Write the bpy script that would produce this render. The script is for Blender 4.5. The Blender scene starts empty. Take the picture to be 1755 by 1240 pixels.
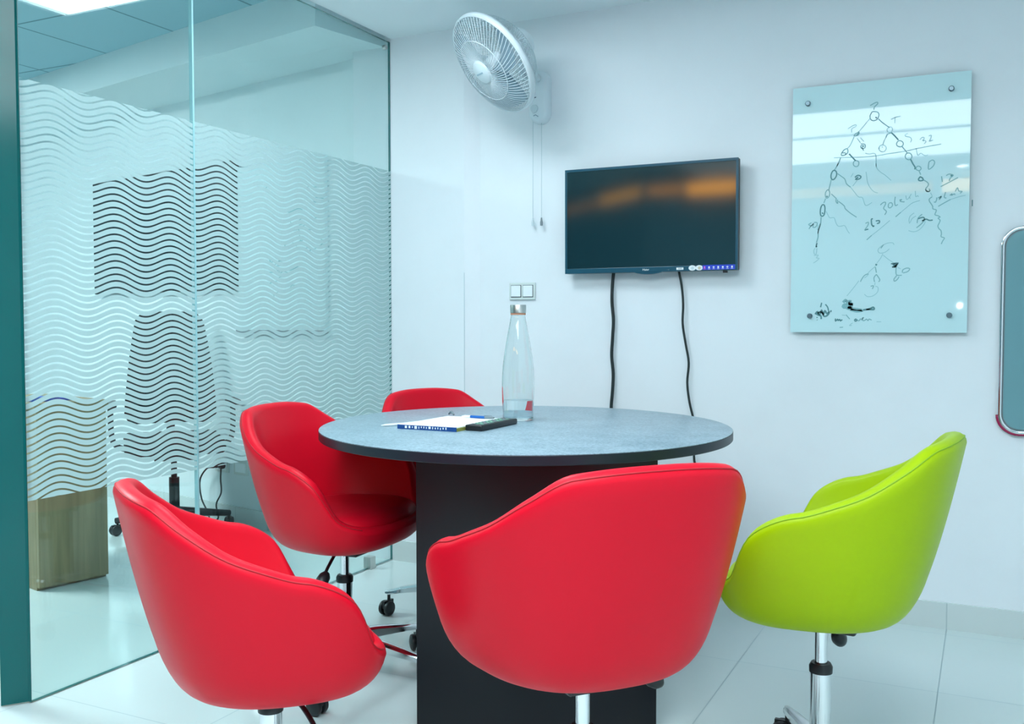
import bpy, bmesh, math, random
from mathutils import Vector, Matrix
random.seed(4)
PI = math.pi
SC = bpy.context.scene
COL = SC.collection

# ------------------------------------------------------------------ helpers
def lin(r, g, b):
    def f(c):
        c /= 255.0
        return c / 12.92 if c <= .04045 else ((c + .055) / 1.055) ** 2.4
    return (f(r), f(g), f(b), 1.0)

def new_mat(name):
    m = bpy.data.materials.new(name)
    m.use_nodes = True
    nt = m.node_tree
    nt.nodes.clear()
    out = nt.nodes.new('ShaderNodeOutputMaterial')
    return m, nt, out

def pbr(name, col, rough=.5, metal=0., ior=1.5, coat=0., bump=0., bscale=200., noise=0., nscale=8., spec=.5, trans=0., sheen=0.):
    m, nt, out = new_mat(name)
    p = nt.nodes.new('ShaderNodeBsdfPrincipled')
    p.inputs['Base Color'].default_value = col
    p.inputs['Roughness'].default_value = rough
    p.inputs['Metallic'].default_value = metal
    p.inputs['IOR'].default_value = ior
    p.inputs['Specular IOR Level'].default_value = spec
    p.inputs['Coat Weight'].default_value = coat
    p.inputs['Coat Roughness'].default_value = .15
    p.inputs['Transmission Weight'].default_value = trans
    nt.links.new(p.outputs[0], out.inputs[0])
    tc = nt.nodes.new('ShaderNodeTexCoord')
    if noise:
        n = nt.nodes.new('ShaderNodeTexNoise'); n.inputs['Scale'].default_value = nscale; n.inputs['Detail'].default_value = 5
        nt.links.new(tc.outputs['Object'], n.inputs['Vector'])
        mx = nt.nodes.new('ShaderNodeMix'); mx.data_type = 'RGBA'
        mx.inputs[6].default_value = col
        mx.inputs[7].default_value = (col[0] * (1 - noise), col[1] * (1 - noise), col[2] * (1 - noise), 1)
        nt.links.new(n.outputs['Fac'], mx.inputs[0]); nt.links.new(mx.outputs[2], p.inputs['Base Color'])
    if bump:
        n = nt.nodes.new('ShaderNodeTexNoise'); n.inputs['Scale'].default_value = bscale; n.inputs['Detail'].default_value = 3
        nt.links.new(tc.outputs['Object'], n.inputs['Vector'])
        b = nt.nodes.new('ShaderNodeBump'); b.inputs['Strength'].default_value = bump; b.inputs['Distance'].default_value = .001
        nt.links.new(n.outputs['Fac'], b.inputs['Height']); nt.links.new(b.outputs[0], p.inputs['Normal'])
    return m

def emit(name, col, s):
    m, nt, out = new_mat(name)
    e = nt.nodes.new('ShaderNodeEmission'); e.inputs[0].default_value = col; e.inputs[1].default_value = s
    nt.links.new(e.outputs[0], out.inputs[0])
    return m

def sheet_glass(name, tint, rough=0.0):
    """architectural glass: tinted clear transmission plus fresnel reflection"""
    m, nt, out = new_mat(name)
    t = nt.nodes.new('ShaderNodeBsdfTransparent'); t.inputs[0].default_value = (*tint, 1)
    g = nt.nodes.new('ShaderNodeBsdfGlossy'); g.inputs['Roughness'].default_value = rough
    f = nt.nodes.new('ShaderNodeFresnel'); f.inputs['IOR'].default_value = 1.5
    ge = nt.nodes.new('ShaderNodeNewGeometry')   # same reflectance entering and leaving the sheet
    ma = nt.nodes.new('ShaderNodeMath'); ma.operation = 'MULTIPLY_ADD'; ma.inputs[1].default_value = 1 / 1.5 - 1.5; ma.inputs[2].default_value = 1.5
    nt.links.new(ge.outputs['Backfacing'], ma.inputs[0]); nt.links.new(ma.outputs[0], f.inputs['IOR'])
    mx = nt.nodes.new('ShaderNodeMixShader')
    nt.links.new(f.outputs[0], mx.inputs[0]); nt.links.new(t.outputs[0], mx.inputs[1]); nt.links.new(g.outputs[0], mx.inputs[2])
    nt.links.new(mx.outputs[0], out.inputs[0])
    return m

def link(name, me, mats, parent=None, smooth=False):
    o = bpy.data.objects.new(name, me)
    COL.objects.link(o)
    for m in (mats if isinstance(mats, (list, tuple)) else [mats]):
        me.materials.append(m)
    if parent is not None:
        o.parent = parent
    if smooth:
        for p in me.polygons: p.use_smooth = True
    return o

def obj(name, bm, mats, parent=None, smooth=False, sharp=None):
    me = bpy.data.meshes.new(name)
    bmesh.ops.recalc_face_normals(bm, faces=bm.faces)
    if sharp is not None:
        smooth = True
        for e in bm.edges:
            if len(e.link_faces) == 2 and e.calc_face_angle(0) > sharp: e.smooth = False
    bm.to_mesh(me); bm.free()
    return link(name, me, mats, parent, smooth)

def thing(name, label, cat, loc=(0, 0, 0), rz=0., group=None):
    o = bpy.data.objects.new(name, None); COL.objects.link(o)
    o.empty_display_size = .05
    o.location = loc; o.rotation_euler = (0, 0, rz)
    return tag(o, label, cat, group)

def tag(o, label, cat, group=None):
    o['label'] = label; o['category'] = cat
    if group: o['group'] = group
    return o

def struct(o, label=None):
    o['kind'] = 'structure'
    if label: o['label'] = label
    return o

def BM(): return bmesh.new()

def box(bm, x0, x1, y0, y1, z0, z1, bev=0., seg=2, mat=0):
    v = [bm.verts.new((x, y, z)) for z in (z0, z1) for y in (y0, y1) for x in (x0, x1)]
    fs = [bm.faces.new([v[i] for i in f]) for f in ((0, 2, 3, 1), (4, 5, 7, 6), (0, 1, 5, 4), (2, 6, 7, 3), (0, 4, 6, 2), (1, 3, 7, 5))]
    for f in fs: f.material_index = mat
    if bev:
        es = list({e for f in fs for e in f.edges})
        bmesh.ops.bevel(bm, geom=es, offset=bev, segments=seg, affect='EDGES', profile=.5)
    return v

def prism(bm, pts, z0, z1, mat=0):
    """vertical prism over a plan polygon"""
    a = [bm.verts.new((x, y, z0)) for x, y in pts]; b = [bm.verts.new((x, y, z1)) for x, y in pts]
    n = len(pts)
    fs = [bm.faces.new(a[::-1]), bm.faces.new(b)]
    for i in range(n): fs.append(bm.faces.new((a[i], a[(i + 1) % n], b[(i + 1) % n], b[i])))
    for f in fs: f.material_index = mat
    return fs

def lathe(bm, prof, seg=48, M=None, close=False):
    """revolve (r, z) pairs round Z; r = 0 ends become poles"""
    rows = []
    for r, z in prof:
        if r < 1e-6: rows.append([bm.verts.new((0, 0, z))])
        else: rows.append([bm.verts.new((r * math.cos(2 * PI * i / seg), r * math.sin(2 * PI * i / seg), z)) for i in range(seg)])
    pairs = list(zip(rows[:-1], rows[1:]))
    if close: pairs.append((rows[-1], rows[0]))
    for A, B in pairs:
        for i in range(seg):
            j = (i + 1) % seg
            if len(A) == 1 and len(B) == 1: continue
            if len(A) == 1: bm.faces.new((A[0], B[i], B[j]))
            elif len(B) == 1: bm.faces.new((A[i], A[j], B[0]))
            else: bm.faces.new((A[i], A[j], B[j], B[i]))
    vs = [v for r in rows for v in r]
    if M is not None: bmesh.ops.transform(bm, matrix=M, verts=vs)
    return vs

def tube(bm, pts, r, seg=8, closed=False, caps=True):
    """round tube along points; r is one radius or one per point"""
    P = [Vector(p) for p in pts]; n = len(P)
    R = r if isinstance(r, (list, tuple)) else [r] * n
    rings = []; up = None
    for i in range(n):
        a = P[i - 1] if (i > 0 or closed) else P[i]; b = P[(i + 1) % n] if (i < n - 1 or closed) else P[i]
        t = (b - a).normalized()
        if up is None:
            up = t.orthogonal().normalized()
        else:
            up = up - t * up.dot(t)
            up = up.normalized() if up.length > 1e-6 else t.orthogonal().normalized()
        s = t.cross(up)
        rings.append([bm.verts.new(P[i] + (up * math.cos(2 * PI * k / seg) + s * math.sin(2 * PI * k / seg)) * R[i]) for k in range(seg)])
    m = n if closed else n - 1
    for i in range(m):
        A = rings[i]; B = rings[(i + 1) % n]
        for k in range(seg):
            bm.faces.new((A[k], A[(k + 1) % seg], B[(k + 1) % seg], B[k]))
    if caps and not closed:
        bm.faces.new(rings[0][::-1]); bm.faces.new(rings[-1])

def spline(pts, k=6):
    P = [Vector(p) for p in pts]; o = []
    for i in range(len(P) - 1):
        p0 = P[max(i - 1, 0)]; p1 = P[i]; p2 = P[i + 1]; p3 = P[min(i + 2, len(P) - 1)]
        for j in range(k):
            t = j / k
            o.append(.5 * ((2 * p1) + (p2 - p0) * t + (2 * p0 - 5 * p1 + 4 * p2 - p3) * t * t + (3 * p1 - p0 - 3 * p2 + p3) * t ** 3))
    o.append(P[-1]); return o

def frame_to(p, n, up=(0, 0, 1)):
    """matrix with +Z along n at p"""
    z = Vector(n).normalized(); x = Vector(up).cross(z)
    x = x.normalized() if x.length > 1e-5 else z.orthogonal().normalized()
    y = z.cross(x)
    M = Matrix((x, y, z)).transposed().to_4x4(); M.translation = Vector(p); return M

def copy_tree(o, parent=None):
    c = o.copy(); COL.objects.link(c)
    if parent is not None: c.parent = parent
    for ch in list(o.children): copy_tree(ch, c)
    return c

# ------------------------------------------------------------------ materials
def wall_paint(name, col, dirt=.05):
    m, nt, out = new_mat(name)
    p = nt.nodes.new('ShaderNodeBsdfPrincipled'); p.inputs['Roughness'].default_value = .55; p.inputs['Specular IOR Level'].default_value = .3
    tc = nt.nodes.new('ShaderNodeTexCoord')
    n = nt.nodes.new('ShaderNodeTexNoise'); n.inputs['Scale'].default_value = 2.2; n.inputs['Detail'].default_value = 8; n.inputs['Roughness'].default_value = .65
    r = nt.nodes.new('ShaderNodeValToRGB')
    r.color_ramp.elements[0].position = .45; r.color_ramp.elements[0].color = col
    r.color_ramp.elements[1].position = .8; r.color_ramp.elements[1].color = (col[0] * (1 - dirt), col[1] * (1 - dirt), col[2] * (1 - dirt), 1)
    b = nt.nodes.new('ShaderNodeTexNoise'); b.inputs['Scale'].default_value = 60; b.inputs['Detail'].default_value = 4
    bp = nt.nodes.new('ShaderNodeBump'); bp.inputs['Strength'].default_value = .08; bp.inputs['Distance'].default_value = .002
    L = nt.links.new
    L(tc.outputs['Object'], n.inputs[0]); L(n.outputs['Fac'], r.inputs[0]); L(r.outputs[0], p.inputs['Base Color'])
    L(tc.outputs['Object'], b.inputs[0]); L(b.outputs['Fac'], bp.inputs['Height']); L(bp.outputs[0], p.inputs['Normal'])
    L(p.outputs[0], out.inputs[0]); return m

def tile_floor(name, size, ox, oy, col, grout, gw=.004, rough=.12):
    """square tiles drawn from object coordinates: grout lines at ox + k*size, oy + k*size"""
    m, nt, out = new_mat(name); L = nt.links.new
    tc = nt.nodes.new('ShaderNodeTexCoord'); sp = nt.nodes.new('ShaderNodeSeparateXYZ'); L(tc.outputs['Object'], sp.inputs[0])
    def M(op, a, b=None):
        n = nt.nodes.new('ShaderNodeMath'); n.operation = op
        for i, v in enumerate((a, b)):
            if v is None: continue
            if isinstance(v, (int, float)): n.inputs[i].default_value = v
            else: L(v, n.inputs[i])
        return n.outputs[0]
    masks = []; cells = []
    for k, off in ((0, ox), (1, oy)):
        u = M('DIVIDE', M('SUBTRACT', sp.outputs[k], off), size)
        masks.append(M('LESS_THAN', M('ABSOLUTE', M('SUBTRACT', M('FRACT', M('ADD', u, .5)), .5)), gw / 2 / size))
        cells.append(M('FLOOR', u))
    g = M('MAXIMUM', masks[0], masks[1])
    cb = nt.nodes.new('ShaderNodeCombineXYZ'); L(cells[0], cb.inputs[0]); L(cells[1], cb.inputs[1])
    wn = nt.nodes.new('ShaderNodeTexWhiteNoise'); L(cb.outputs[0], wn.inputs['Vector'])
    n = nt.nodes.new('ShaderNodeTexNoise'); n.inputs['Scale'].default_value = 3; n.inputs['Detail'].default_value = 6; L(tc.outputs['Object'], n.inputs[0])
    v = M('ADD', .955, M('ADD', M('MULTIPLY', wn.outputs['Value'], .03), M('MULTIPLY', n.outputs['Fac'], .03)))
    hs = nt.nodes.new('ShaderNodeHueSaturation'); hs.inputs['Color'].default_value = col; L(v, hs.inputs['Value'])
    mx = nt.nodes.new('ShaderNodeMix'); mx.data_type = 'RGBA'; mx.inputs[7].default_value = grout
    L(g, mx.inputs[0]); L(hs.outputs[0], mx.inputs[6])
    p = nt.nodes.new('ShaderNodeBsdfPrincipled'); p.inputs['Roughness'].default_value = rough
    L(mx.outputs[2], p.inputs['Base Color']); L(M('ADD', rough, M('MULTIPLY', g, .4)), p.inputs['Roughness'])
    L(p.outputs[0], out.inputs[0]); return m

def leather(name, col):
    m, nt, out = new_mat(name); L = nt.links.new
    p = nt.nodes.new('ShaderNodeBsdfPrincipled'); p.inputs['Base Color'].default_value = col
    p.inputs['Roughness'].default_value = .40; p.inputs['Specular IOR Level'].default_value = .18
    tc = nt.nodes.new('ShaderNodeTexCoord')
    v = nt.nodes.new('ShaderNodeTexVoronoi'); v.inputs['Scale'].default_value = 420
    n = nt.nodes.new('ShaderNodeTexNoise'); n.inputs['Scale'].default_value = 7; n.inputs['Detail'].default_value = 3
    b1 = nt.nodes.new('ShaderNodeBump'); b1.inputs['Strength'].default_value = .10; b1.inputs['Distance'].default_value = .0006
    b2 = nt.nodes.new('ShaderNodeBump'); b2.inputs['Strength'].default_value = .12; b2.inputs['Distance'].default_value = .008
    L(tc.outputs['Object'], v.inputs['Vector']); L(tc.outputs['Object'], n.inputs['Vector'])
    L(v.outputs['Distance'], b1.inputs['Height']); L(n.outputs['Fac'], b2.inputs['Height'])
    L(b2.outputs[0], b1.inputs['Normal']); L(b1.outputs[0], p.inputs['Normal'])
    L(p.outputs[0], out.inputs[0]); return m

def laminate_top(name):
    m, nt, out = new_mat(name); L = nt.links.new
    p = nt.nodes.new('ShaderNodeBsdfPrincipled'); p.inputs['Roughness'].default_value = .33
    tc = nt.nodes.new('ShaderNodeTexCoord')
    n = nt.nodes.new('ShaderNodeTexNoise'); n.inputs['Scale'].default_value = 130; n.inputs['Detail'].default_value = 4; n.inputs['Roughness'].default_value = .8
    r = nt.nodes.new('ShaderNodeValToRGB')
    r.color_ramp.elements[0].position = .36; r.color_ramp.elements[0].color = lin(110, 136, 150)
    r.color_ramp.elements[1].position = .66; r.color_ramp.elements[1].color = lin(164, 186, 198)
    n2 = nt.nodes.new('ShaderNodeTexNoise'); n2.inputs['Scale'].default_value = 9; n2.inputs['Detail'].default_value = 3
    ad = nt.nodes.new('ShaderNodeMath'); ad.operation = 'MULTIPLY_ADD'; ad.inputs[1].default_value = .25; 
    sb = nt.nodes.new('ShaderNodeMath'); sb.operation = 'SUBTRACT'; sb.inputs[1].default_value = .125
    L(tc.outputs['Object'], n.inputs[0]); L(tc.outputs['Object'], n2.inputs[0])
    L(n.outputs['Fac'], sb.inputs[0]); L(n2.outputs['Fac'], ad.inputs[0]); L(sb.outputs[0], ad.inputs[2]); L(ad.outputs[0], r.inputs[0])
    L(r.outputs[0], p.inputs['Base Color']); L(p.outputs[0], out.inputs[0]); return m

def wood(name, c1, c2):
    m, nt, out = new_mat(name); L = nt.links.new
    p = nt.nodes.new('ShaderNodeBsdfPrincipled'); p.inputs['Roughness'].default_value = .45
    tc = nt.nodes.new('ShaderNodeTexCoord'); mp = nt.nodes.new('ShaderNodeMapping'); mp.inputs['Scale'].default_value = (14, 14, .9)
    n = nt.nodes.new('ShaderNodeTexNoise'); n.inputs['Scale'].default_value = 1.6; n.inputs['Detail'].default_value = 6; n.inputs['Distortion'].default_value = .6
    r = nt.nodes.new('ShaderNodeValToRGB')
    r.color_ramp.elements[0].position = .3; r.color_ramp.elements[0].color = c1
    r.color_ramp.elements[1].position = .7; r.color_ramp.elements[1].color = c2
    L(tc.outputs['Object'], mp.inputs[0]); L(mp.outputs[0], n.inputs[0]); L(n.outputs['Fac'], r.inputs[0]); L(r.outputs[0], p.inputs['Base Color'])
    L(p.outputs[0], out.inputs[0]); return m

def frosted_film(name, phase):
    """frosted vinyl with clear wavy lines cut out of it; pattern lives in object coordinates (y along the glass, z up)"""
    m, nt, out = new_mat(name); L = nt.links.new
    tc = nt.nodes.new('ShaderNodeTexCoord'); sp = nt.nodes.new('ShaderNodeSeparateXYZ'); L(tc.outputs['Object'], sp.inputs[0])
    def M(op, a, b=None):
        n = nt.nodes.new('ShaderNodeMath'); n.operation = op
        for i, v in enumerate((a, b)):
            if v is None: continue
            if isinstance(v, (int, float)): n.inputs[i].default_value = v
            else: L(v, n.inputs[i])
        return n.outputs[0]
    w = M('MULTIPLY', M('COSINE', M('MULTIPLY', M('SUBTRACT', sp.outputs[1], 2.176), 2 * PI / .2275)), .0145)
    u = M('FRACT', M('DIVIDE', M('SUBTRACT', M('SUBTRACT', sp.outputs[2], w), phase), .0208))
    clear = M('LESS_THAN', u, .27)
    d = nt.nodes.new('ShaderNodeBsdfDiffuse'); d.inputs[0].default_value = FILM_COL
    t = nt.nodes.new('ShaderNodeBsdfTranslucent'); t.inputs[0].default_value = FILM_COL
    a = nt.nodes.new('ShaderNodeMixShader'); a.inputs[0].default_value = .42
    tr = nt.nodes.new('ShaderNodeBsdfTransparent'); tr.inputs[0].default_value = (1, 1, 1, 1)
    mx = nt.nodes.new('ShaderNodeMixShader')
    L(d.outputs[0], a.inputs[1]); L(t.outputs[0], a.inputs[2]); L(clear, mx.inputs[0]); L(a.outputs[0], mx.inputs[1]); L(tr.outputs[0], mx.inputs[2])
    L(mx.outputs[0], out.inputs[0]); return m

FILM_COL = (.44, .585, .60, 1)
M_WALL = wall_paint('white_wall_paint', lin(228, 234, 239))
M_CEIL = pbr('ceiling_paint', lin(228, 236, 240), .7)
M_FARWALL = wall_paint('far_wall_paint', lin(222, 234, 238))
M_FLOOR = tile_floor('white_floor_tile', .593, -.707, 3.098, lin(208, 222, 222), lin(160, 180, 184), gw=.0035)
M_SKIRT = tile_floor('skirting_tile', .593, -.707, 9.3, lin(206, 216, 216), lin(170, 186, 188), rough=.25)
M_FARCEIL = tile_floor('ceiling_tile', .61, -4.218, 3.754, lin(150, 190, 202), lin(90, 130, 140), gw=.012, rough=.8)
M_GLASS = sheet_glass('partition_glass', (.885, .955, .95))
M_EDGE = pbr('glass_green_edge', lin(22, 104, 104), .12, spec=.8)
M_STRIP = pbr('deep_teal_glass_strip', lin(0, 92, 92), .15, spec=.35)
M_SEAL = pbr('clear_silicone', lin(150, 196, 202), .3)
M_CHROME = pbr('chrome', (.78, .80, .82, 1), .12, metal=1.)
M_STEEL = pbr('brushed_steel', (.62, .62, .6, 1), .28, metal=1.)
M_BOLT = pbr('blued_steel', lin(122, 142, 152), .3, metal=1.)
M_BLACKP = pbr('black_plastic', lin(22, 26, 30), .4)
M_RED = leather('red_leatherette', (.64, .004, .020, 1))
M_GREEN = leather('lime_leatherette', (.32, .465, .0004, 1))
M_REDSEAM = pbr('red_seam', (.42, .003, .013, 1), .6)
M_GREENSEAM = pbr('green_seam', (.235, .42, .002, 1), .6)
M_TOP = laminate_top('grey_blue_laminate')
M_TEDGE = pbr('dark_edge_band', lin(24, 34, 45), .4, spec=.4)
M_TBASE = pbr('black_laminate', lin(12, 14, 21), .32, spec=.4, bump=.1, bscale=300)
M_BODY = pbr('tv_bezel_plastic', lin(22, 78, 98), .3)
M_SCREEN = pbr('tv_screen', (.006, .030, .040, 1), .08, spec=1.0, ior=1.6)
M_BOARD = pbr('back_painted_glass', lin(198, 229, 234), .03, spec=.6)
M_BOARDEDGE = pbr('board_glass_edge', lin(120, 178, 172), .15)
M_INKA = pbr('faint_marker_ink', lin(150, 198, 204), .6)
M_INKB = pbr('marker_ink', lin(126, 178, 184), .6)
M_INKC = pbr('heavy_marker_ink', lin(88, 142, 148), .6)
M_FANW = pbr('fan_white_plastic', lin(214, 226, 232), .35)
M_FANG = pbr('fan_grey_wire', lin(196, 212, 218), .35)
M_BLADE = pbr('fan_blade_plastic', lin(176, 200, 212), .3)
M_PLATE = pbr('switch_plate', lin(206, 216, 214), .4)
M_SWITCH = pbr('switch_white', lin(232, 240, 244), .3)
M_GAP = pbr('dark_gap', lin(60, 74, 78), .7)
M_CABLE = pbr('black_cable', lin(16, 34, 36), .5)
M_PAPER = pbr('white_paper', lin(240, 244, 248), .7)
M_COVER = pbr('blue_notebook_cover', lin(20, 70, 136), .4)
M_OLIVE = pbr('olive_board', lin(150, 150, 70), .6)
M_BLUEPEN = pbr('blue_pen_plastic', lin(14, 92, 170), .3)
M_WHITEP = pbr('white_plastic', lin(232, 238, 240), .35)
M_GREYP = pbr('grey_plastic', lin(120, 132, 138), .4)
M_GREENB = pbr('green_grey_buttons', lin(120, 168, 150), .5)
M_BOTTLE, _nt, _o = new_mat('bottle_glass')
_g = _nt.nodes.new('ShaderNodeBsdfGlass'); _g.inputs[0].default_value = (.965, .985, .985, 1); _g.inputs['Roughness'].default_value = 0; _g.inputs['IOR'].default_value = 1.45
_nt.links.new(_g.outputs[0], _o.inputs[0])
M_WATER, _nt, _o = new_mat('water')
_g = _nt.nodes.new('ShaderNodeBsdfGlass'); _g.inputs[0].default_value = (.93, .97, .985, 1); _g.inputs['Roughness'].default_value = 0; _g.inputs['IOR'].default_value = 1.33
_nt.links.new(_g.outputs[0], _o.inputs[0])
M_WOOD = wood('greige_wood', lin(128, 118, 88), lin(164, 148, 112))
M_FARBLK = pbr('black_gloss', lin(10, 16, 18), .25)
M_MESHBK = pbr('black_chair_mesh', lin(12, 16, 18), .8)
M_BLUE = pbr('bright_blue_card', lin(20, 80, 190), .4)
M_MAROON = pbr('maroon_rim', lin(150, 20, 70), .25)
M_MIRROR = pbr('grey_teal_panel', lin(112, 156, 164), .18)
M_LAMP = emit('led_panel_glow', (.825, .945, 1.0, 1), 9.8)
M_LAMPKEY = emit('led_key_glow', (.825, .945, 1.0, 1), 21.)
M_LAMPFAR = emit('far_led_glow', (.86, .97, .98, 1), 44.)
M_WARM = emit('warm_lit_glass', (1.0, .42, .035, 1), 7.)
M_WARMDIM = emit('warm_lit_glass_dim', (1.0, .42, .035, 1), 2.6)
M_WARMDIM2 = emit('warm_lit_glass_faint', (1.0, .48, .05, 1), 2.7)
M_WARMFAINT = emit('warm_lit_glass_faintest', (1.0, .45, .06, 1), 1.0)
M_WARMPALE = emit('warm_pale_glass', (1.0, .62, .22, 1), 7.0)
M_SPOT = emit('downlight_glow', (1, 1, 1, 1), 60.)
M_DARKWALL = wall_paint('dark_teal_wall', lin(96, 128, 138))
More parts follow.
